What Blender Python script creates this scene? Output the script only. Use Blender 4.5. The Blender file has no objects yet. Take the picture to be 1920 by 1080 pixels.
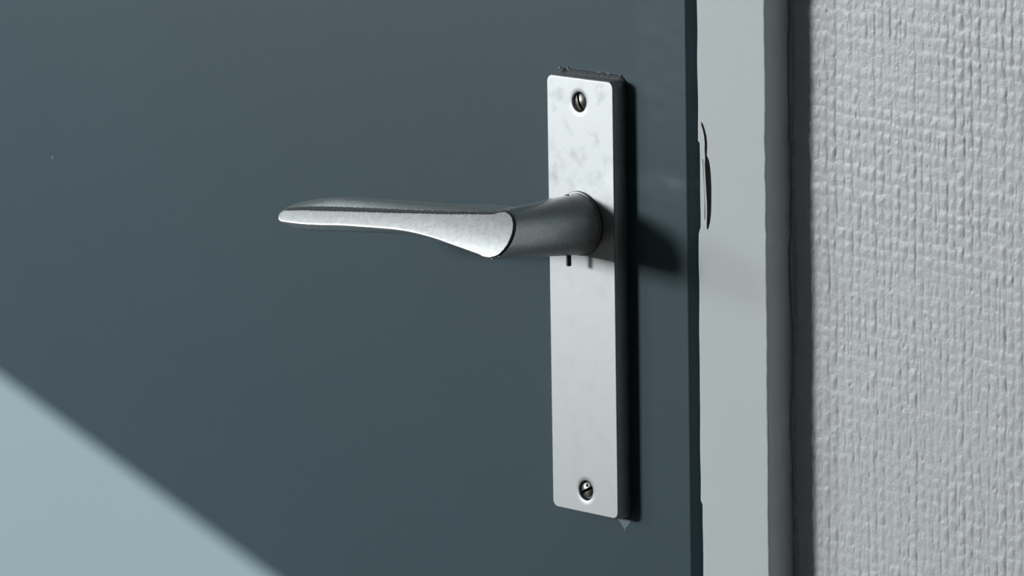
import bpy, bmesh, math, random
import numpy as np
from mathutils import Matrix, Vector

sc = bpy.context.scene
COL = sc.collection
MM = 0.001

# ------------------------------------------------------------------ camera
cam = bpy.data.cameras.new('camera')
cam.sensor_width = 36.0
cam.lens = 10428.5 / 1920.0 * 36.0
cam.clip_start = 0.05
cam.clip_end = 50
cam_o = bpy.data.objects.new('camera', cam)
COL.objects.link(cam_o)
cR = Vector((0.67491835, 0.73772629, -0.01565688))
cU = Vector((-0.11544601, 0.1265268, 0.98522241))
cF = Vector((-0.72880549, 0.66313716, -0.17056282))
cC = Vector((1.58514544, -1.48697411, 0.37948101))
m = Matrix((( cR.x, cU.x, -cF.x, cC.x), (cR.y, cU.y, -cF.y, cC.y), (cR.z, cU.z, -cF.z, cC.z), (0, 0, 0, 1)))
cam_o.matrix_world = m
sc.camera = cam_o

# ------------------------------------------------------------------ light
sc.view_settings.view_transform = 'Standard'
sc.view_settings.look = 'None'
sc.view_settings.exposure = 0.0
sc.view_settings.gamma = 1.0
sc.view_settings.use_curve_mapping = False

world = bpy.data.worlds.new('sky')
sc.world = world
world.use_nodes = True
bg = world.node_tree.nodes['Background']
bg.inputs['Color'].default_value = (0.80, 0.92, 1.0, 1)
bg.inputs['Strength'].default_value = 0.5

SUN_A, SUN_E = 1.6, 0.54            # sunlight travels along (a, 1, -e)
sun = bpy.data.lights.new('sun', 'SUN')
sun.energy = 16.2
sun.angle = 0.0028
sun.color = (1.15, 1.0, 0.93)
sun_o = bpy.data.objects.new('sun', sun)
COL.objects.link(sun_o)
sun_o.rotation_euler = Vector((SUN_A, 1, -SUN_E)).to_track_quat('-Z', 'Y').to_euler()
sun_o.location = (-4, -3, 2.4)

# daylight entering by the small window in the wall behind the camera
KEY_A, KEY_E = 0.90, 0.20
WIN_Y = -3.20
WIN_C = Vector((KEY_A * WIN_Y, WIN_Y, 0.02 - KEY_E * WIN_Y))
WIN_W, WIN_H = 1.12, 0.66
key = bpy.data.lights.new('window_daylight', 'AREA')
key.shape = 'RECTANGLE'
key.size, key.size_y = WIN_W - 0.1, WIN_H - 0.1
key.energy = 148.0
key.color = (0.97, 1.0, 1.0)
key_o = bpy.data.objects.new('window_daylight', key)
COL.objects.link(key_o)
key_o.location = WIN_C + Vector((0, 0.0, 0))
key_o.rotation_euler = Vector((0, 1, 0)).to_track_quat('-Z', 'Z').to_euler()

# daylight entering by the window in the left wall
side = bpy.data.lights.new('side_window_daylight', 'AREA')
side.shape = 'RECTANGLE'
side.size, side.size_y = 0.52, 0.50
side.energy = 24.0
side.color = (0.84, 0.96, 1.0)
side_o = bpy.data.objects.new('side_window_daylight', side)
COL.objects.link(side_o)
side_o.location = (-3.5, -2.065, 0.62)
side_o.rotation_euler = Vector((1, 0, 0)).to_track_quat('-Z', 'Z').to_euler()

# fill added to brighten the lever's top flank, set at a made-up skylight
top_fill = bpy.data.lights.new('added_top_fill', 'AREA')
top_fill.shape = 'RECTANGLE'
top_fill.size, top_fill.size_y = 0.80, 0.24
top_fill.energy = 5.0
top_fill.color = (0.88, 0.97, 1.0)
top_fill_o = bpy.data.objects.new('added_top_fill', top_fill)
COL.objects.link(top_fill_o)
top_fill_o.location = (-1.75, -0.14, 1.56)

# ------------------------------------------------------------------ helpers
rng = np.random.default_rng(7)
random.seed(7)


def tag(o, label=None, cat=None, kind=None, group=None):
    if label: o['label'] = label
    if cat: o['category'] = cat
    if kind: o['kind'] = kind
    if group: o['group'] = group
    return o


def link(name, me, mat, parent=None):
    o = bpy.data.objects.new(name, me)
    COL.objects.link(o)
    if mat:
        for mm_ in (mat if isinstance(mat, (list, tuple)) else [mat]):
            me.materials.append(mm_)
    if parent:
        o.parent = parent
        o.matrix_parent_inverse = Matrix.Translation(-parent_loc(parent))
    return o


def parent_loc(p):
    v = Vector(p.location)
    return v


def empty(name, loc):
    o = bpy.data.objects.new(name, None)
    o.empty_display_size = 0.02
    o.location = loc
    COL.objects.link(o)
    return o


def mesh_np(name, v, faces, smooth=False, normals=None):
    """v in millimetres"""
    me = bpy.data.meshes.new(name)
    me.from_pydata((np.asarray(v, float) * MM).tolist(), [], [list(map(int, f)) for f in faces])
    if smooth:
        me.polygons.foreach_set('use_smooth', np.ones(len(me.polygons), bool))
    me.update()
    if normals is not None:
        me.normals_split_custom_set_from_vertices(np.asarray(normals).tolist())
    return me


def bm_mesh(name, bm, smooth=False, recalc=True):
    if recalc:
        bmesh.ops.recalc_face_normals(bm, faces=bm.faces[:])
    for v in bm.verts:
        v.co *= MM
    me = bpy.data.meshes.new(name)
    bm.to_mesh(me)
    bm.free()
    if smooth:
        me.polygons.foreach_set('use_smooth', np.ones(len(me.polygons), bool))
    return me


def bm_box(bm, x0, x1, y0, y1, z0, z1):
    vs = [bm.verts.new((x, y, z)) for x in (x0, x1) for y in (y0, y1) for z in (z0, z1)]
    for f in ((0, 1, 3, 2), (4, 6, 7, 5), (0, 4, 5, 1), (2, 3, 7, 6), (0, 2, 6, 4), (1, 5, 7, 3)):
        bm.faces.new([vs[i] for i in f])
    return vs


def box_mesh(name, boxes, bevel=0.0):
    bm = bmesh.new()
    for b in boxes:
        bm_box(bm, *b)
    if bevel:
        bmesh.ops.bevel(bm, geom=bm.edges[:], offset=bevel, segments=2, affect='EDGES', profile=0.5)
    return bm_mesh(name, bm)


def loops_surface(bm, loops, closed=True):
    """stitch successive vertex loops of equal length with quads"""
    for a, b in zip(loops[:-1], loops[1:]):
        n = len(a)
        for i in range(n if closed else n - 1):
            j = (i + 1) % n
            bm.faces.new((a[i], a[j], b[j], b[i]))


# ---- signed distance shapes: surface nets on a grid, then snapped to the surface
def surface_nets(fn, lo, hi, h):
    ax = [np.arange(l, u + h, h) for l, u in zip(lo, hi)]
    X, Y, Z = np.meshgrid(*ax, indexing='ij')
    F = fn(X, Y, Z)
    nx, ny, nz = F.shape
    cs = (nx - 1, ny - 1, nz - 1)
    acc = np.zeros(cs + (3,)); cnt = np.zeros(cs)
    corners = [(i, j, k) for i in (0, 1) for j in (0, 1) for k in (0, 1)]
    sl = lambda c: F[c[0]:c[0] + cs[0], c[1]:c[1] + cs[1], c[2]:c[2] + cs[2]]
    for c0 in corners:
        for d in range(3):
            if c0[d]: continue
            c1 = list(c0); c1[d] = 1
            a, b = sl(c0), sl(c1)
            cr = (a < 0) != (b < 0)
            t = np.where(cr, a / np.where(cr, a - b, 1), 0)
            for q in range(3):
                acc[..., q] += np.where(cr, c0[q] + (t if q == d else 0), 0)
            cnt += cr
    act = cnt > 0
    idx = -np.ones(cs, int); idx[act] = np.arange(act.sum())
    ijk = np.argwhere(act)
    V = ijk + acc[act] / cnt[act][:, None]
    V = V * h + np.array([a[0] for a in ax])
    quads = []
    for d in range(3):
        a = [0, 1, 2]; a.remove(d)
        s0 = [slice(1, -1)] * 3; s0[d] = slice(0, -1)
        s1 = [slice(1, -1)] * 3; s1[d] = slice(1, None)
        A, B = F[tuple(s0)], F[tuple(s1)]
        cr = np.argwhere((A < 0) != (B < 0))
        base = cr.copy(); base[:, a[0]] += 1; base[:, a[1]] += 1
        neg = A[tuple(cr.T)] < 0
        def cell(o0, o1):
            c = base.copy(); c[:, a[0]] -= o0; c[:, a[1]] -= o1
            return idx[tuple(c.T)]
        q = np.stack([cell(1, 1), cell(0, 1), cell(0, 0), cell(1, 0)], 1)
        if d == 1: neg = ~neg
        q = np.where(neg[:, None], q, q[:, ::-1])
        quads.append(q)
    Q = np.concatenate(quads)
    Q = Q[(Q >= 0).all(1)]
    e = h * 0.1
    def grad(P):
        g = np.empty_like(P)
        for q in range(3):
            o = np.zeros(3); o[q] = e
            g[:, q] = (fn(*(P + o).T) - fn(*(P - o).T)) / (2 * e)
        return g
    for _ in range(3):
        g = grad(V)
        f = fn(*V.T)
        step = (f / np.maximum((g * g).sum(1), 0.05))[:, None] * g
        n = np.linalg.norm(step, axis=1, keepdims=True)
        V = V - step * np.minimum(1, 0.5 * h / np.maximum(n, 1e-9))
    g = grad(V)
    N = g / np.maximum(np.linalg.norm(g, axis=1, keepdims=True), 1e-9)
    return V, Q, N


def smin(a, b, k):
    t = np.clip(0.5 + 0.5 * (b - a) / k, 0, 1)
    return b + (a - b) * t - k * t * (1 - t)


def smax(a, b, k):
    return -smin(-a, -b, k)


def vnoise(x, y, sx, sy, seed):
    """smooth value noise, feature sizes sx, sy"""
    r = np.random.default_rng(seed)
    u, v = x / sx, y / sy
    u = u - u.min(); v = v - v.min()
    G = r.standard_normal((int(u.max()) + 3, int(v.max()) + 3))
    i, j = u.astype(int), v.astype(int)
    fu, fv = u - i, v - j
    fu = fu * fu * (3 - 2 * fu); fv = fv * fv * (3 - 2 * fv)
    return (G[i, j] * (1 - fu) + G[i + 1, j] * fu) * (1 - fv) + (G[i, j + 1] * (1 - fu) + G[i + 1, j + 1] * fu) * fv


# ------------------------------------------------------------------ materials
class NT:
    def __init__(self, name):
        self.mat = bpy.data.materials.new(name)
        self.mat.use_nodes = True
        self.t = self.mat.node_tree
        self.b = self.t.nodes['Principled BSDF']
        self.tc = self.t.nodes.new('ShaderNodeTexCoord')

    def n(self, typ, **kw):
        nd = self.t.nodes.new(typ)
        for k, v in kw.items():
            if hasattr(nd, k):
                setattr(nd, k, v)
            else:
                nd.inputs[k].default_value = v
        return nd

    def l(self, a, b):
        self.t.links.new(a, b)

    def coords(self, scale=(1, 1, 1), rot=(0, 0, 0), loc=(0, 0, 0)):
        mp = self.n('ShaderNodeMapping')
        mp.inputs['Scale'].default_value = scale
        mp.inputs['Rotation'].default_value = rot
        mp.inputs['Location'].default_value = loc
        self.l(self.tc.outputs['Object'], mp.inputs['Vector'])
        return mp.outputs['Vector']

    def noise(self, scale, detail=3, rough=0.5, vec=None):
        nd = self.n('ShaderNodeTexNoise')
        nd.inputs['Scale'].default_value = scale
        nd.inputs['Detail'].default_value = detail
        nd.inputs['Roughness'].default_value = rough
        self.l(vec if vec is not None else self.tc.outputs['Object'], nd.inputs['Vector'])
        return nd.outputs['Fac']

    def ramp(self, fac, stops):
        r = self.n('ShaderNodeValToRGB')
        el = r.color_ramp.elements
        while len(el) < len(stops): el.new(0.5)
        for e, (p, c) in zip(el, stops):
            e.position = p
            e.color = tuple(c) + (1,) if len(c) == 3 else c
        self.l(fac, r.inputs['Fac'])
        return r.outputs['Color']

    def mix(self, fac, a, b):
        mx = self.n('ShaderNodeMix', data_type='RGBA')
        if hasattr(fac, 'is_output'): self.l(fac, mx.inputs[0])
        else: mx.inputs[0].default_value = fac
        for v, s in ((a, mx.inputs[6]), (b, mx.inputs[7])):
            if hasattr(v, 'is_output'): self.l(v, s)
            else: s.default_value = tuple(v) + (1,)
        return mx.outputs[2]

    def math(self, op, a, b=None):
        nd = self.n('ShaderNodeMath', operation=op)
        for v, s in ((a, nd.inputs[0]), (b, nd.inputs[1])):
            if v is None: continue
            if hasattr(v, 'is_output'): self.l(v, s)
            else: s.default_value = v
        return nd.outputs[0]

    def bump(self, h, strength, dist):
        b = self.n('ShaderNodeBump')
        b.inputs['Strength'].default_value = strength
        b.inputs['Distance'].default_value = dist
        self.l(h, b.inputs['Height'])
        self.l(b.outputs['Normal'], self.b.inputs['Normal'])

    def set(self, col=None, rough=None, metal=None, spec=None):
        for v, s in ((col, 'Base Color'), (rough, 'Roughness'), (metal, 'Metallic'), (spec, 'Specular IOR Level')):
            if v is None: continue
            if hasattr(v, 'is_output'): self.l(v, self.b.inputs[s])
            else: self.b.inputs[s].default_value = tuple(v) + (1,) if isinstance(v, tuple) else v
        return self


def mat_door():
    k = NT('blue_grey_door_paint')
    base = k.mix(k.noise(9, 4), (0.070, 0.111, 0.131), (0.076, 0.121, 0.142))
    # sparse pale specks in the paint
    vo = k.n('ShaderNodeTexVoronoi', feature='F1')
    vo.inputs['Scale'].default_value = 34
    k.l(k.tc.outputs['Object'], vo.inputs['Vector'])
    speck = k.ramp(vo.outputs['Distance'], [(0.0, (1, 1, 1)), (0.022, (1, 1, 1)), (0.034, (0, 0, 0))])
    gate = k.ramp(k.noise(21, 2), [(0.0, (0, 0, 0)), (0.56, (0, 0, 0)), (0.6, (1, 1, 1))])
    sp = k.math('MULTIPLY', speck, gate)
    c = k.mix(k.math('MULTIPLY', sp, 0.5), base, (0.26, 0.31, 0.34))
    # rubbed, paler smear between the plate and the door edge
    sep = k.n('ShaderNodeSeparateXYZ'); k.l(k.tc.outputs['Object'], sep.inputs[0])
    def band(out, c0, w, soft):
        d = k.math('ABSOLUTE', k.math('SUBTRACT', out, c0))
        mr = k.n('ShaderNodeMapRange', interpolation_type='SMOOTHSTEP')
        k.l(d, mr.inputs[0]); mr.inputs[1].default_value = w + soft; mr.inputs[2].default_value = w
        return mr.outputs[0]
    s1 = k.math('MULTIPLY', band(sep.outputs[0], 0.047, 0.003, 0.005), band(sep.outputs[2], 0.0492, 0.0004, 0.0026))
    s2 = k.math('MULTIPLY', band(sep.outputs[0], 0.040, 0.008, 0.014), band(sep.outputs[2], 0.098, 0.012, 0.03))
    s3 = k.math('MULTIPLY', band(sep.outputs[0], 0.038, 0.010, 0.006), band(sep.outputs[2], 0.0485, 0.002, 0.006))
    nz = k.ramp(k.noise(1, 4, 0.6, k.coords((60, 60, 170))), [(0.3, (0, 0, 0)), (0.7, (1, 1, 1))])
    s = k.math('MULTIPLY', k.math('ADD', k.math('ADD', k.math('MULTIPLY', s1, 0.35), k.math('MULTIPLY', s3, 0.22)), k.math('MULTIPLY', s2, 0.16)), nz)
    c = k.mix(s, c, (0.23, 0.27, 0.30))
    k.set(col=c, rough=0.38, spec=0.15)
    k.bump(k.noise(1500, 2), 0.10, 0.0003)
    return k.mat


def mat_metal(name, col, rough, scratch=0.05, smudge=0.0, nscale=120, mottle=0.0):
    k = NT(name)
    c = col
    n1 = k.noise(nscale, 5, 0.6)
    if smudge:
        sm = k.ramp(n1, [(0.50, (0, 0, 0)), (0.72, (1, 1, 1))])
        sep = k.n('ShaderNodeSeparateXYZ'); k.l(k.tc.outputs['Object'], sep.inputs[0])
        mr = k.n('ShaderNodeMapRange'); k.l(sep.outputs[2], mr.inputs[0])
        mr.inputs[1].default_value = 0.0; mr.inputs[2].default_value = 0.06
        mr.inputs[3].default_value = 0.25; mr.inputs[4].default_value = 1.0
        f = k.math('MULTIPLY', k.math('MULTIPLY', sm, mr.outputs[0]), smudge)
        c = k.mix(f, col, tuple(v * 0.45 for v in col))
        fine = k.ramp(k.noise(900, 3, 0.6), [(0.66, (0, 0, 0)), (0.72, (1, 1, 1))])
        c = k.mix(k.math('MULTIPLY', k.math('MULTIPLY', fine, sm), 0.35), c, tuple(v * 0.4 for v in col))
    if mottle:
        mo = k.ramp(k.math('ADD', k.math('MULTIPLY', k.noise(750, 5, 0.7), 0.6), k.math('MULTIPLY', k.noise(1.0, 3, 0.6, k.coords((500, 500, 5200), (0, math.radians(52), 0))), 0.4)), [(0.36, (0, 0, 0)), (0.64, (1, 1, 1))])
        c = k.mix(mo, tuple(v * (1 - mottle) for v in col), tuple(min(1, v * (1 + mottle)) for v in col))
    st = k.noise(1.0, 3, 0.6, k.coords((700, 700, 4000), (0, math.radians(38), 0)))
    rr = k.ramp(k.math('ADD', k.math('MULTIPLY', n1, 0.5), k.math('MULTIPLY', st, 0.5)),
                [(0.3, (rough - scratch,) * 3), (0.7, (rough + scratch,) * 3)])
    k.set(col=c, rough=rr, metal=1.0)
    k.bump(k.math('ADD', st, k.noise(2600, 2)), 0.06, 0.0001)
    return k.mat


def mat_plain(name, col, rough=0.6, spec=0.4, var=0.06, scale=40, bump=0.0, bscale=800, bdist=0.0003):
    k = NT(name)
    c = k.mix(k.noise(scale, 4), tuple(v * (1 - var) for v in col), tuple(min(1, v * (1 + var)) for v in col))
    k.set(col=c, rough=rough, spec=spec)
    if bump:
        k.bump(k.noise(bscale, 3), bump, bdist)
    return k.mat


M_door = mat_door()
M_plate = mat_metal('satin_aluminium_plate', (0.45, 0.465, 0.47), 0.48, 0.02, 0.45)
M_lever = mat_metal('satin_aluminium_lever', (0.56, 0.575, 0.57), 0.37, 0.06, 0.0, 420, 0.16)
M_screw = mat_metal('steel_screw', (0.34, 0.335, 0.32), 0.36, 0.08)
M_collar = mat_metal('dull_steel_collar', (0.30, 0.30, 0.295), 0.5, 0.05)
M_pin = mat_metal('dark_steel_pin', (0.10, 0.10, 0.10), 0.45, 0.05)
M_edge_dark = mat_metal('darkened_metal_groove', (0.10, 0.105, 0.105), 0.55, 0.05)  # dark reflection along the facet edge, put into the colour
M_slot_shade = mat_plain('painted_slot_shade', (0.03, 0.03, 0.028), 0.9, 0.1, 0.2, 900)  # shade inside the screw slots, painted as a dark colour
M_trim = mat_plain('white_grey_trim_paint', (0.72, 0.775, 0.785), 0.55, 0.35, 0.02, 60, 0.10, 700)
M_chip = mat_plain('exposed_old_wood', (0.22, 0.21, 0.20), 0.8, 0.2, 0.25, 300)
M_wall = mat_plain('painted_hessian_wallpaper', (0.745, 0.76, 0.785), 0.42, 0.45, 0.03, 90, 0.25, 1100, 0.0005)
M_flake = mat_plain('pale_paint_flake', (0.19, 0.24, 0.275), 0.6, 0.4, 0.08, 300)
M_crumb = mat_plain('pale_paint_crumb', (0.40, 0.46, 0.49), 0.6, 0.4, 0.08, 300)
M_lip = mat_plain('grimy_paint_ridge', (0.10, 0.105, 0.105), 0.6, 0.4, 0.3, 500)
M_bead = mat_plain('paint_bead', (0.60, 0.64, 0.65), 0.6, 0.3, 0.05, 200)
M_room = mat_plain('grey_room_plaster', (0.06, 0.06, 0.063), 0.8, 0.2, 0.05, 6, 0.2, 120, 0.002)
M_ceil = mat_plain('dark_ceiling_paint', (0.15, 0.15, 0.15), 0.8, 0.2, 0.05, 6)
M_floor = mat_plain('grey_wood_floor', (0.08, 0.072, 0.065), 0.5, 0.4, 0.2, 8)
M_winframe = mat_plain('white_window_paint', (0.75, 0.76, 0.75), 0.5, 0.4, 0.03, 30)

# ------------------------------------------------------------------ the room
RX0, RX1, RY0, RZ0, RZ1 = -3500, 2300, WIN_Y * 1000, -1050, 1550
tag(link('floor', box_mesh('floor', [(RX0 - 200, RX1 + 200, RY0 - 200, 300, RZ0 - 60, RZ0)]), M_floor),
    'grey wooden floor of the dim room below the door', 'floor', 'structure')
tag(link('ceiling', box_mesh('ceiling', [
    (RX0 - 200, -2180, RY0 - 200, 300, RZ1, RZ1 + 60), (-1320, RX1 + 200, RY0 - 200, 300, RZ1, RZ1 + 60),
    (-2180, -1320, RY0 - 200, -290, RZ1, RZ1 + 60), (-2180, -1320, -20, 300, RZ1, RZ1 + 60)]), M_ceil),
    'dark painted ceiling above the door', 'ceiling', 'structure')
tag(link('wall_right', box_mesh('wall_right', [(RX1, RX1 + 150, RY0, 300, RZ0, RZ1)]), M_room),
    'plain grey wall at the right of the room', 'wall', 'structure')
sk = empty('added_skylight', (-1.75, -0.14, RZ1 * MM))  # invented skylight frame, added to house the top fill lamp
for nm, b in (('stile', (-2180, -2150, -290, -20, RZ1, RZ1 + 60)), ('stile', (-1350, -1320, -290, -20, RZ1, RZ1 + 60)),
              ('rail', (-2150, -1350, -290, -260, RZ1, RZ1 + 60)), ('rail', (-2150, -1350, -50, -20, RZ1, RZ1 + 60))):
    link(nm, box_mesh(nm, [b], 3), M_winframe, sk)
tag(sk, 'made-up white framed skylight in the ceiling, added for its light', 'window', 'structure')
# back wall with the small window
wx0, wx1 = WIN_C.x * 1000 - WIN_W * 500, WIN_C.x * 1000 + WIN_W * 500
wz0, wz1 = WIN_C.z * 1000 - WIN_H * 500, WIN_C.z * 1000 + WIN_H * 500
yb0, yb1 = RY0 - 150, RY0
tag(link('wall_back', box_mesh('wall_back', [
    (RX0, wx0, yb0, yb1, RZ0, RZ1), (wx1, RX1, yb0, yb1, RZ0, RZ1),
    (wx0, wx1, yb0, yb1, RZ0, wz0), (wx0, wx1, yb0, yb1, wz1, RZ1)]), M_room),
    'plain grey wall behind the viewer with a small window', 'wall', 'structure')


def window_frame(name, x0, x1, y0, y1, z0, z1, w, axis, label):
    root = empty(name, Vector(((x0 + x1) / 2, (y0 + y1) / 2, z0)) * MM)
    if axis == 'y':
        bars = [('stile', (x0, x0 + w, y0, y1, z0, z1)), ('stile', (x1 - w, x1, y0, y1, z0, z1)),
                ('rail', (x0 + w, x1 - w, y0, y1, z0, z0 + w)), ('rail', (x0 + w, x1 - w, y0, y1, z1 - w, z1))]
    else:
        bars = [('stile', (x0, x1, y0, y0 + w, z0, z1)), ('stile', (x0, x1, y1 - w, y1, z0, z1)),
                ('rail', (x0, x1, y0 + w, y1 - w, z0, z0 + w)), ('rail', (x0, x1, y0 + w, y1 - w, z1 - w, z1))]
    for nm, b in bars:
        link(nm, box_mesh(nm, [b], 3), M_winframe, root)
    return tag(root, label, 'window', 'structure')


window_frame('window_1', wx0, wx1, yb0 + 30, yb0 + 90, wz0, wz1, 45, 'y', 'small white framed window behind the viewer')

# left wall with the window whose head cuts off the sunlight on the door
LX = -3.65                            # outer edge of the lintel
s_l = (-0.391 - LX) / SUN_A
head = -0.0839 + SUN_E * s_l
oy0, oy1, oz0, oz1 = -2400, -1730, 330, head * 1000
tag(link('wall_left', box_mesh('wall_left', [
    (RX0 - 150, RX0, RY0 - 900, oy0, RZ0, RZ1 + 100), (RX0 - 150, RX0, oy1, 300, RZ0, RZ1),  # first box runs on past the back wall, added to block the sun
    (RX0 - 150, RX0, oy0, oy1, RZ0, oz0), (RX0 - 150, RX0, oy0, oy1, oz1, RZ1)]), M_room),
    'plain grey wall at the left of the room with a sunlit window', 'wall', 'structure')
window_frame('window_2', RX0 - 100, RX0 - 40, oy0, oy1, oz0, oz1 + 60, 45, 'x', 'white framed window in the left wall')

# ------------------------------------------------------------------ wall beside the door: painted hessian relief
FRAME_X0, FRAME_X1 = 59.0, 96.0       # visible face of the door frame
WALL_Y = 14.0
GX0, GX1, GZ0, GZ1, GH = 95.0, 320.0, -190.0, 230.0, 0.42


def hessian():
    xs = np.arange(GX0, GX1 + GH / 2, GH); zs = np.arange(GZ0, GZ1 + GH / 2, GH)
    X, Z = np.meshgrid(xs, zs, indexing='ij')
    px, pz = 4.15, 4.9
    u = (X + 0.35 * vnoise(X, Z, 12, 22, 1) + 0.22 * vnoise(X, Z, 4, 9, 2)) / px
    v = (Z + 0.04 * X + 0.5 * vnoise(X, Z, 16, 12, 3) + 0.30 * vnoise(X, Z, 6, 4, 4)) / pz
    iu, iv = np.floor(u).astype(int), np.floor(v).astype(int)
    fu, fv = u - iu - 0.5, v - iv - 0.5
    r = np.random.default_rng(11)
    WT = r.uniform(0.55, 1.25, 400); FT = r.uniform(0.35, 1.15, 400)
    warp = np.sqrt(np.clip(1 - (fu / 0.50) ** 2, 0, 1)) * WT[iu % 400]
    weft = np.sqrt(np.clip(1 - (fv / 0.56) ** 2, 0, 1)) * FT[iv % 400]
    over = np.cos(np.pi * (u - 0.5)) * np.cos(np.pi * (v - 0.5))
    patch = 0.95 + 0.22 * np.clip(vnoise(X, Z, 30, 30, 5), -1.5, 1.6)     # paint fills the weave unevenly
    hw = 0.40 * warp * (0.64 + 0.50 * over)
    hf = 0.38 * weft * (0.62 - 0.50 * over)
    H = smax(hw, hf, 0.12) * patch
    H += 0.05 * vnoise(X, Z, 1.1, 2.6, 6) + 0.03 * vnoise(X, Z, 0.8, 1.0, 8) + 0.10 * vnoise(X, Z, 26, 40, 9)
    # fine vertical fibre grooves and pinholes in the paint
    g = np.clip(vnoise(X, Z, 0.9, 14, 10) - 1.15, 0, 1)
    H -= 0.22 * g
    gm = np.clip(vnoise(X, Z, 3.5, 2.8, 14) - 0.15, 0, 1.3)
    H -= 0.24 * gm * np.exp(-((0.5 - np.abs(fu)) / 0.075) ** 2)
    n = 420
    cx, cz = r.uniform(GX0, GX1, n), r.uniform(GZ0, GZ1, n); rad = r.uniform(0.28, 0.75, n)
    for a, b, q in zip(cx, cz, rad):
        i0, i1 = np.searchsorted(xs, (a - 3 * q, a + 3 * q)); j0, j1 = np.searchsorted(zs, (b - 4 * q, b + 4 * q))
        d = ((X[i0:i1, j0:j1] - a) / q) ** 2 + ((Z[i0:i1, j0:j1] - b) / (1.5 * q)) ** 2
        H[i0:i1, j0:j1] += 0.22 * np.exp(-(np.sqrt(d) - 1.2) ** 2 / 0.12) * 0.45 - 0.5 * q * np.exp(-d)
    return xs, zs, X, Z, H


xs, zs, X, Z, Hh = hessian()
nX, nZ = X.shape
V = np.stack([X, WALL_Y - Hh, Z], -1).reshape(-1, 3)
ii = np.arange(nX * nZ).reshape(nX, nZ)
Q = np.stack([ii[:-1, :-1], ii[1:, :-1], ii[1:, 1:], ii[:-1, 1:]], -1).reshape(-1, 4)
# the plain remainder of the wall round it (and the wall on the far side of the door)
rest = [(GX1, RX1, GZ0, GZ1), (90, RX1, RZ0, GZ0), (90, RX1, GZ1, RZ1), (RX0, -870, RZ0, RZ1), (-870, 90, 1010, RZ1)]
ev, eq = [], []
for a, b, c, d in rest:
    n0 = len(V) + len(ev)
    ev += [(a, WALL_Y - .2, c), (b, WALL_Y - .2, c), (b, WALL_Y - .2, d), (a, WALL_Y - .2, d)]
    eq.append((n0, n0 + 1, n0 + 2, n0 + 3))
V = np.concatenate([V, np.array(ev, float)])
Q = np.concatenate([Q, np.array(eq)])
me = bpy.data.meshes.new('wall_front')
me.vertices.add(len(V)); me.vertices.foreach_set('co', (V * MM).ravel().astype(np.float32))
me.loops.add(len(Q) * 4); me.loops.foreach_set('vertex_index', Q.ravel().astype(np.int32))
me.polygons.add(len(Q)); me.polygons.foreach_set('loop_start', np.arange(0, len(Q) * 4, 4, dtype=np.int32))
me.polygons.foreach_set('use_smooth', np.ones(len(Q), bool))
me.update(calc_edges=True)
tag(link('wall_front', me, M_wall), 'pale grey wall with coarse woven hessian relief beside the door frame', 'wall', 'structure')

# ------------------------------------------------------------------ door leaf
DOOR_X1 = 53.0
bm = bmesh.new()
bm_box(bm, -860, DOOR_X1, 0, 40, -1045, 1000)
bmesh.ops.bevel(bm, geom=[e for e in bm.edges], offset=0.6, segments=2, affect='EDGES', profile=0.5)
door = tag(link('door_1', bm_mesh('door_1', bm), M_door),
           'flat dark blue-grey painted door with a sunlit corner', 'door', 'structure')

# torn paint flake below the plate
fl = [(9.6, -88.6), (12.7, -90.1), (14.4, -92.0), (15.4, -93.0), (16.7, -94.3), (15.7, -92.2), (16.9, -91.4), (18.3, -89.9), (19.2, -88.4)]
bm = bmesh.new()
a = [bm.verts.new((x, -0.02, z)) for x, z in fl]
b = [bm.verts.new((x, -0.12 - 0.04 * math.sin(i * 2.1), z)) for i, (x, z) in enumerate(fl)]
loops_surface(bm, [a, b]); bm.faces.new(b)
o = link('paint_flake', bm_mesh('paint_flake', bm), M_flake, door)
o['label'] = 'pale torn paint flake under the plate'

# grimy ridge of old paint along the top of the plate
r2 = np.random.default_rng(5)
N = 60
lx = np.linspace(-18.6, 19.6, N)
top = 89.15 + 0.22 * r2.standard_normal(N) * 0.6
top = np.convolve(np.pad(top, 1, 'edge'), [.25, .5, .25], 'valid')
top[:3] -= (0.9, 0.3, 0.0); top[5:9] -= 0.7; top[-6:] -= np.array([0.1, .3, .7, 1.2, 1.8, 2.6])
bm = bmesh.new()
L = []
for k_ in range(N):
    t = top[k_]
    th = 1.0 + 0.15 * math.sin(k_ * 1.3)
    L.append([bm.verts.new((lx[k_], y, z)) for y, z in ((-0.02, t + 0.15), (-0.35 * th, t), (-1.1 * th, t - 0.7), (-2.0, t - 1.9), (-2.0, 85.0), (-0.02, 85.0))])
for A, B in zip(L[:-1], L[1:]):
    for i in range(6):
        bm.faces.new((A[i], A[(i + 1) % 6], B[(i + 1) % 6], B[i]))
bm.faces.new(L[0]); bm.faces.new(L[-1])
o = link('paint_ridge', bm_mesh('paint_ridge', bm, True), M_lip, door)
o['label'] = 'grimy ridge of old paint along the top of the plate'
# small pale crumbs of paint on that ridge
for cx, cz, rx, rz in ((-18.7, 89.3, .55, .4), (-13.9, 89.5, .35, .5), (-13.2, 89.1, .35, .4), (4.0, 89.35, 1.9, .16), (9.5, 89.4, 1.5, .15), (16.3, 89.2, .5, .35), (18.4, 87.6, .6, .3)):
    bm = bmesh.new()
    bmesh.ops.create_icosphere(bm, subdivisions=2, radius=1)
    for v in bm.verts:
        q = 1 + 0.18 * math.sin(5 * v.co.x + 3 * v.co.z + cx)
        v.co = Vector((cx + v.co.x * rx * q, -0.2 + v.co.y * 0.3, cz + v.co.z * rz * q))
    link('paint_crumb', bm_mesh('paint_crumb', bm, True), M_crumb, door)

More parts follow.
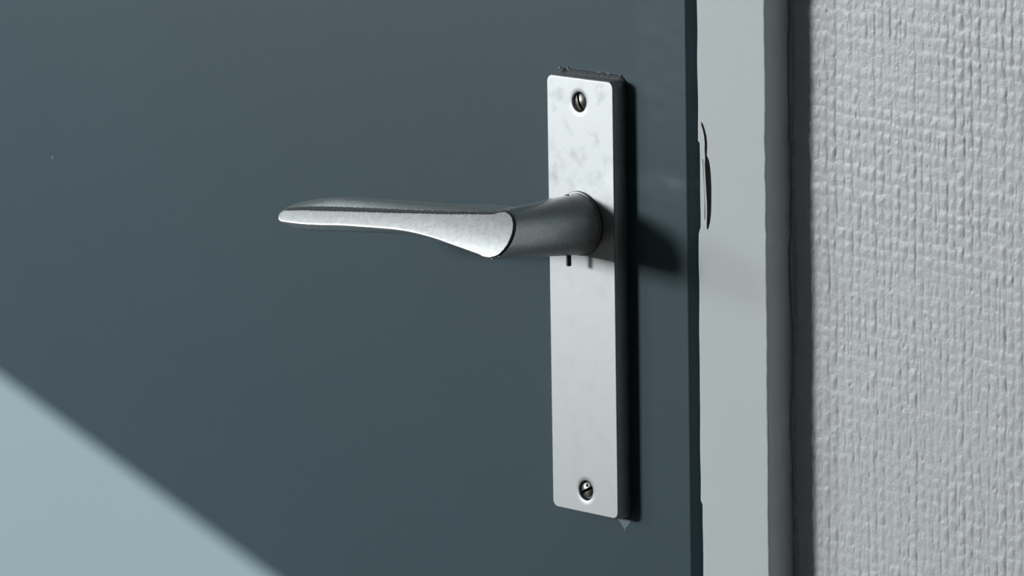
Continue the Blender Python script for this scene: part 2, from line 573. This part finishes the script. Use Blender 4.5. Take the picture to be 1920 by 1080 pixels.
# ------------------------------------------------------------------ door frame (trim) with chipped, uneven painted edges
ZT, ZB = 1000.0, -1045.0


def edge_left(z):
    """x of the uneven left edge of the frame face"""
    x = 58.6 + 0.0035 * z
    if z > 68: x = 58.9 + 0.0045 * min(z, 400) * 0.2 * 1.0
    x += 0.16 * math.sin(z * 0.21) * math.sin(z * 0.037 + 1)
    if 31.5 < z < 67.5:
        w = min(1, (z - 31.5) / 2.0, (67.5 - z) / 0.9)
        x += 1.05 * w
    if z < -74.8: x += 1.15 * min(1, (-74.8 - z) / 1.6)
    return x


def edge_right(z):
    x = FRAME_X1 + 0.10 * math.sin(z * 0.13 + 2) + 0.07 * math.sin(z * 0.61)
    if 30 < z < 76: x += 0.22 * math.sin((z - 30) * 0.41) ** 3 - 0.12
    return x


zz = np.concatenate([np.linspace(ZT, 240, 14), np.linspace(238, -200, 420), np.linspace(-215, ZB, 14)])
bm = bmesh.new()


def offset_loop(ins, y):
    right = [bm.verts.new((edge_right(z) - ins, y, z)) for z in zz]
    left = [bm.verts.new((edge_left(z) + ins, y, z)) for z in zz[::-1]]
    return right + left


chip = [(60.95, 75.3), (61.9, 74.4), (62.9, 72.6), (63.9, 69.8), (64.25, 67.0), (64.1, 63.8), (63.95, 62.2), (65.1, 60.6), (65.7, 58.0), (66.15, 54.2),
        (66.35, 49.5), (66.25, 44.5), (66.0, 39.8), (65.4, 36.2), (64.4, 33.6), (63.6, 33.1), (63.5, 35.4), (63.75, 39.5), (63.7, 44.0), (63.35, 49.0), (63.0, 54.0),
        (62.75, 58.5), (62.95, 61.4), (62.75, 64.0), (62.85, 66.8), (62.6, 69.4), (61.8, 72.2), (61.1, 73.9)]
l0 = offset_loop(0.55, 0.0)
l1 = offset_loop(0.18, 0.14)
l2 = offset_loop(0.0, 0.55)
l3 = offset_loop(0.0, WALL_Y + 30)
loops_surface(bm, [l3, l2, l1, l0])
bm.faces.new(l3)
cz_ = np.mean([c[1] for c in chip])
def chip_loop(sx, y):
    out = []
    for i, (x, z) in enumerate(chip):
        mid = 63.2 + (0.9 if z < 62 else 0) + (0.4 if z < 50 else 0)
        out.append(bm.verts.new((mid + (x - mid) * sx, y, z)))
    return out
c0, c1, c2 = chip_loop(1.0, 0.0), chip_loop(0.97, 0.9), chip_loop(0.8, 3.2)
loops_surface(bm, [c0, c1, c2])
n_before = len(bm.faces)
bm.faces.new(c2)
bm.faces.ensure_lookup_table()
chip_faces = set(f.index for f in bm.faces)
bm.edges.ensure_lookup_table()
def loop_edges(lp):
    return [bm.edges.get((lp[i], lp[(i + 1) % len(lp)])) for i in range(len(lp))]
bmesh.ops.triangle_fill(bm, use_beauty=True, use_dissolve=False, edges=loop_edges(l0) + loop_edges(c0), normal=(0, -1, 0))
bm.faces.index_update()
cset = set(c1) | set(c2)
for f in bm.faces:
    f.material_index = 1 if any(v in cset for v in f.verts) else 0
    f.smooth = False
trim = tag(link('trim_1', bm_mesh('trim_1', bm), [M_trim, M_chip]),
           'pale painted door frame post with a long dark chip', 'door frame', 'structure')
# stop behind the door leaf closing the gap
link('door_stop', box_mesh('door_stop', [(38, 62, 41.5, 60, ZB, ZT)]), M_trim, trim)
# raised rim of loose paint left of the chip
pts = [(61.7, 60.5), (61.9, 56), (62.1, 51), (62.4, 46), (62.6, 41), (62.5, 37)]
bm = bmesh.new(); L = []
for i, (x, z) in enumerate(pts):
    w = 0.34 if 0 < i < len(pts) - 1 else 0.08
    L.append([bm.verts.new((x - 2 * w, -0.01, z)), bm.verts.new((x - 0.3 * w, -0.28 - 0.1 * math.sin(i * 2), z)), bm.verts.new((x + w, -0.01, z))])
loops_surface(bm, L, closed=False)
link('paint_blister', bm_mesh('paint_blister', bm, True), M_trim, trim)

# cracked bead of paint in the corner between frame and wall
zb = np.linspace(200, -170, 420)
r3 = np.random.default_rng(21)
walk = np.convolve(np.cumsum(r3.standard_normal(440)) * 0.12, np.ones(9) / 9, 'same')[:420]
walk -= np.convolve(np.pad(walk, 40, 'edge'), np.ones(81) / 81, 'valid')
jag = 1.1 + walk + 0.5 * np.sign(np.sin(zb * 0.085 + 0.6 * np.sin(zb * .03)))
jag = np.clip(np.convolve(np.pad(jag, 2, 'edge'), np.ones(5) / 5, 'valid'), 0.35, 3.0)
gap = np.clip(0.22 + 0.18 * np.sin(zb * 0.06 + 1.0) + 0.12 * np.sin(zb * 0.4), 0.06, 0.6)
bm = bmesh.new(); L = []
for z, j, g in zip(zb, jag, gap):
    x0 = FRAME_X1 + 0.25 + g
    L.append([bm.verts.new((x0, WALL_Y + 1, z)), bm.verts.new((x0, WALL_Y - j, z)), bm.verts.new((x0 + 0.5, WALL_Y - j * 0.75, z)),
              bm.verts.new((x0 + 1.4, WALL_Y - 0.45, z)), bm.verts.new((x0 + 3.0, WALL_Y + 0.3, z))])
loops_surface(bm, L, closed=False)
o = link('paint_bead', bm_mesh('paint_bead', bm, True), M_bead, trim)
o['label'] = 'cracked bead of paint where frame meets wall'

tag(link('trim_2', box_mesh('trim_2', [(-903, -865, 0, 44, ZB, 1042)], 0.6), M_trim),
    'pale painted door frame post on the hinge side', 'door frame', 'structure')
tag(link('trim_3', box_mesh('trim_3', [(-865, 96, 0, 44, 1004, 1042)], 0.6), M_trim),
    'pale painted door frame head above the door', 'door frame', 'structure')

# ------------------------------------------------------------------ the handle
handle = empty('door_handle', (0, 0, -0.0875))
tag(handle, 'satin aluminium lever handle on a long screwed plate on the door', 'door handle')
T = 7.1                                   # plate thickness
PW, PH, PR = 38.4, 175.0, 3.0


def rrect(w, h, r, seg=8):
    pts = []
    for cx, cz, a0 in ((w / 2 - r, h / 2 - r, 0), (-w / 2 + r, h / 2 - r, 90), (-w / 2 + r, -h / 2 + r, 180), (w / 2 - r, -h / 2 + r, 270)):
        for k_ in range(seg + 1):
            a = math.radians(a0 + 90 * k_ / seg)
            pts.append((cx + r * math.cos(a), cz + r * math.sin(a)))
    return pts


SCREWS = [(-0.42, 77.86), (0.45, -78.16)]
bm = bmesh.new()
def rl(ins, y):
    return [bm.verts.new((x, y, z)) for x, z in rrect(PW - 2 * ins, PH - 2 * ins, PR - ins * 0.6)]
outer = [rl(-0.15, -0.02), rl(0.0, -T + 0.75), rl(0.12, -T + 0.32), rl(0.36, -T + 0.09), rl(0.72, -T)]
loops_surface(bm, outer)
inner_edges = []
for sx_, sz_ in SCREWS:
    rings = []
    for rr_, dy in ((6.2, 0.0), (5.5, 0.012), (4.9, 0.05), (4.4, 0.11), (4.1, 0.18), (3.98, 0.32), (3.92, 1.0), (3.85, 2.4)):
        rings.append([bm.verts.new((sx_ + rr_ * math.cos(a), -T + dy, sz_ + rr_ * math.sin(a))) for a in np.linspace(0, 2 * math.pi, 48, endpoint=False)])
    loops_surface(bm, rings)
    bm.faces.new(rings[-1])
    inner_edges += [bm.edges.get((rings[0][i], rings[0][(i + 1) % 48])) for i in range(48)]
ol = outer[-1]
bm.normal_update()
for f in bm.faces: f.smooth = True
res = bmesh.ops.triangle_fill(bm, use_beauty=True, use_dissolve=False,
                              edges=[bm.edges.get((ol[i], ol[(i + 1) % len(ol)])) for i in range(len(ol))] + inner_edges, normal=(0, -1, 0))
flat = [g for g in res['geom'] if isinstance(g, bmesh.types.BMFace)]
flat_v = set(v for f in flat for v in f.verts)
me = bm_mesh('backplate', bm, True)
# weld shading: vertices of the flat face keep its normal
nrm = np.zeros((len(me.vertices), 3)); me.vertices.foreach_get('normal', nrm.reshape(-1)) if False else None
nrm = np.array([v.normal[:] for v in me.vertices])
co = np.array([v.co[:] for v in me.vertices])
nrm[np.abs(co[:, 1] + T * MM) < 1e-6] = (0, -1, 0)
me.normals_split_custom_set_from_vertices(nrm.tolist())
plate = link('backplate', me, M_plate, handle)
plate['label'] = 'long satin aluminium backplate with rounded corners'

# slotted, oval-headed screws
for si, ((sx_, sz_), ang, nick) in enumerate(zip(SCREWS, (22.5, -64.0), (False, True))):
    ca, sa = math.cos(math.radians(ang)), math.sin(math.radians(ang))
    RS = 6.2
    def fn(x, y, z, ca=ca, sa=sa, nick=nick):
        d = np.sqrt(x * x + (y + 0.65 - RS) ** 2 + z * z) - RS          # oval head
        cyl = np.sqrt(x * x + z * z) - 3.45
        d = smax(d, cyl, 0.35)
        u = x * ca + z * sa                                             # across the slot
        w = -x * sa + z * ca                                            # along the slot
        slot = np.maximum(np.abs(u) - 0.58, y - 1.0)
        if nick:
            slot = np.minimum(slot, np.sqrt((x - 0.6) ** 2 + (z - 2.3) ** 2 + (y + 0.35) ** 2) - 0.75)
        d = smax(d, -slot, 0.12)
        return np.maximum(d, y - 2.0)
    Vs, Qs, Ns = surface_nets(fn, (-4.0, -1.2, -4.0), (4.0, 2.3, 4.0), 0.11)
    Vs = Vs + np.array([sx_, -T + 0.55, sz_])
    sme = mesh_np('screw', Vs, Qs, True, Ns)
    so = link('screw', sme, [M_screw, M_slot_shade], None)
    cen = Vs[Qs].mean(1) - np.array([sx_, -T + 0.55, sz_])
    dome = RS - 0.65 - np.sqrt(np.clip(RS ** 2 - cen[:, 0] ** 2 - cen[:, 2] ** 2, 0, None))
    in_slot = (np.abs(cen[:, 0] * ca + cen[:, 2] * sa) < 0.62) & (cen[:, 1] > dome + 0.16)
    sme.polygons.foreach_set('material_index', in_slot.astype(np.int32))
    so.parent = plate
    so['label'] = 'slotted oval steel screw head' if si == 0 else 'slotted steel screw head with a nick'

# lever: neck out of the plate, then a drooping grip with a flat front facet that leans back
HX, HZ = -0.8, 29.6
FY = -T - 45.0
FTILT = math.tan(math.radians(28.5))
ft = [(-140, 26.1), (-126, 27.2), (-117, 28.1), (-108, 28.7), (-93, 30.0), (-67, 32.15), (-38, 34.75), (-13, 37.4), (-5, 38.2), (10, 38.9)]
fb = [(-140, 22.6), (-125, 22.9), (-112, 23.2), (-100, 24.1), (-91, 25.0), (-73, 25.95), (-61, 26.5), (-51, 26.65), (-43, 26.3), (-34, 25.6), (-16, 23.6), (-7, 22.5), (-3, 22.2), (10, 22.2)]
bt = [(-140, 25.0), (-131, 27.6), (-126, 29.0), (-120, 30.5), (-114, 31.6), (-105, 33.0), (-95, 33.8), (-82, 34.5), (-63, 35.5), (-45, 36.5), (-20, 37.9), (-9, 38.3), (10, 38.8)]
bb = [(-140, 20.4), (-131, 20.0), (-128, 19.6), (-124, 19.2), (-119, 19.1), (-109, 19.8), (-95, 21.0), (-71, 22.9), (-58, 23.7), (-48, 23.8), (-38, 23.4), (-21, 22.0), (-6, 21.2), (10, 21.2)]


def smooth_table(tab, w=3.0):
    x = np.arange(-150, 20, 0.25)
    t = np.array(tab, float)
    y = np.interp(x, t[:, 0], t[:, 1])
    k_ = np.hanning(int(w * 2 / 0.25 * 2) + 1); k_ /= k_.sum()
    n = len(k_) // 2
    yp = np.concatenate([y[0] + (y[1] - y[0]) * np.arange(-n, 0), y, y[-1] + (y[-1] - y[-2]) * np.arange(1, n + 1)])
    return x, np.convolve(yp, k_, 'valid')


TX, FT_ = smooth_table(ft); _, FB_ = smooth_table(fb); _, BT_ = smooth_table(bt, 4); _, BB_ = smooth_table(bb, 4)
A_ = (BT_ - BB_) / 2
ZF_ = (FT_ + FB_) / 2
ZC_ = (BT_ + BB_) / 2
TIP, TLEN = -132.2, 7.5
S_ = np.where(TX < TIP + TLEN, (1 - np.clip((TIP + TLEN - TX) / TLEN, 0, 1) ** 2.3) ** (1 / 2.3), 1.0)
SF_ = (1 - np.clip((-125.5 - TX) / 3.6, 0, 0.999) ** 2.5) ** (1 / 2.5)       # blunt end of the facet
DM, DT = 6.0, 3.8
B_ = np.interp(TX, [-140, -60, -30, -8, 20], [8.6, 8.4, 9.4, 11.0, 11.0])


def lever(x, y, z, part='body'):
    ip = lambda tab: np.interp(x, TX, tab)
    fyz = FY - FTILT * (HZ - z) + np.minimum((z - ip(ZF_)) ** 2, 100) / 130.0
    dep = y - fyz                                   # depth behind the leaning facet
    S = ip(S_); SF = ip(SF_); a = ip(A_); zc = ip(ZC_)
    zt_f, zb_f, zt_b, zb_b = ip(FT_) + 0.45, ip(FB_) - 0.45, ip(BT_) + 0.2, ip(BB_) - 0.2
    zm = (zt_f + zb_f) / 2
    zt_f = zm + (zt_f - zm) * SF; zb_f = zm + (zb_f - zm) * SF
    # slanted flanks between the facet and the body
    ut, ub = zt_b - zt_f + 0.2, zb_f - zb_b
    top = (z - zt_f - ut * dep / DT) / np.sqrt(1 + (ut / DT) ** 2)
    bot = (zb_f - ub * dep / DM - z) / np.sqrt(1 + (ub / DM) ** 2)
    aa = a * np.interp(x, [-34, -8], [1.06, 1.17]) * np.maximum(S, 0.02); b = ip(B_) * (0.3 + 0.7 * S)
    g = np.sqrt(((z - zc) / aa) ** 2 + ((dep - 6.2) / b) ** 2)
    gg = np.sqrt(((z - zc) / aa ** 2) ** 2 + ((dep - 6.2) / b ** 2) ** 2)
    ell = g * (g - 1) / np.maximum(gg, 0.02)
    d = smax(smax(top, bot, 0.4), ell, 1.6)
    d = smax(d, (-129.6 - 0.4 * dep - x) * 0.93, 1.0)
    d = np.maximum(d, np.maximum(TIP + 0.4 - x, x - HX))
    # neck
    r = np.interp(y + T + 45, [-8, -3, 8, 21, 38, 45, 60], [8.5, 8.6, 9.3, 10.5, 12.0, 12.4, 12.6])
    zn = HZ + 0.45 * np.clip((-y - T - 22) / 22, 0, 1.25)
    nd = np.sqrt((x - HX) ** 2 + (z - zn) ** 2) - r
    d = smin(d, nd, 2.2)
    # narrow groove, painted dark for the bevel's reflection, round the facet: along its top edge and round its end at the neck
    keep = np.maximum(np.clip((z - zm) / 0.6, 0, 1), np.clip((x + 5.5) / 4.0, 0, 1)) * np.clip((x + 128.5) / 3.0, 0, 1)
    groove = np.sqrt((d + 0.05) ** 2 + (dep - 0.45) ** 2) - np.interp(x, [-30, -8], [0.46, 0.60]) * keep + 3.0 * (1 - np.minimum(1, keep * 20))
    if part == 'groove':
        return groove
    d = smax(d, -dep * math.cos(math.radians(28.5)), 0.6)                       # flat front facet with an eased edge
    d = smax(d, -groove, 0.12)
    hole = np.maximum(np.sqrt((x - HX) ** 2 + (y + T + 6.3) ** 2) - 1.15, (HZ + 6) - z)
    d = smax(d, -hole, 0.25)                        # hole of the fixing pin
    return np.maximum(d, y - (-T + 0.4))


Vl, Ql, Nl = surface_nets(lever, (-135, FY - 8, 14), (13, -T + 1.2, 45), 0.36)
lme = mesh_np('lever', Vl, Ql, True, Nl)
lev = link('lever', lme, [M_lever, M_edge_dark], handle)
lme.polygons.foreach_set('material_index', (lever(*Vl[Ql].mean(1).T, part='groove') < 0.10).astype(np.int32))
lev['label'] = 'drooping lever with a flat bright front facet'

# fixing pin under the neck
bm = bmesh.new()
L = []
for z, r in ((HZ - 8, 1.0), (HZ - 16.1, 1.02), (HZ - 16.35, 0.9), (HZ - 16.4, 0.6)):
    L.append([bm.verts.new((HX + r * math.cos(a), -T - 6.3 + r * math.sin(a), z)) for a in np.linspace(0, 2 * math.pi, 20, endpoint=False)])
loops_surface(bm, L); bm.faces.new(L[-1]); bm.faces.new(L[0])
o = link('fixing_pin', bm_mesh('fixing_pin', bm), M_pin, None)
o.parent = lev
o['label'] = 'dark fixing pin sticking out under the neck'

# thin collar round the neck
bm = bmesh.new(); L = []
for r, y in ((11.6, -T - 1.22), (12.55, -T - 1.2), (12.8, -T - 1.05), (12.9, -T + 0.1), (11.6, -T + 0.1)):
    L.append([bm.verts.new((HX + r * math.cos(a), y, HZ + r * math.sin(a))) for a in np.linspace(0, 2 * math.pi, 72, endpoint=False)])
loops_surface(bm, L + [L[0]])
link('collar', bm_mesh('collar', bm, True), M_collar, handle)
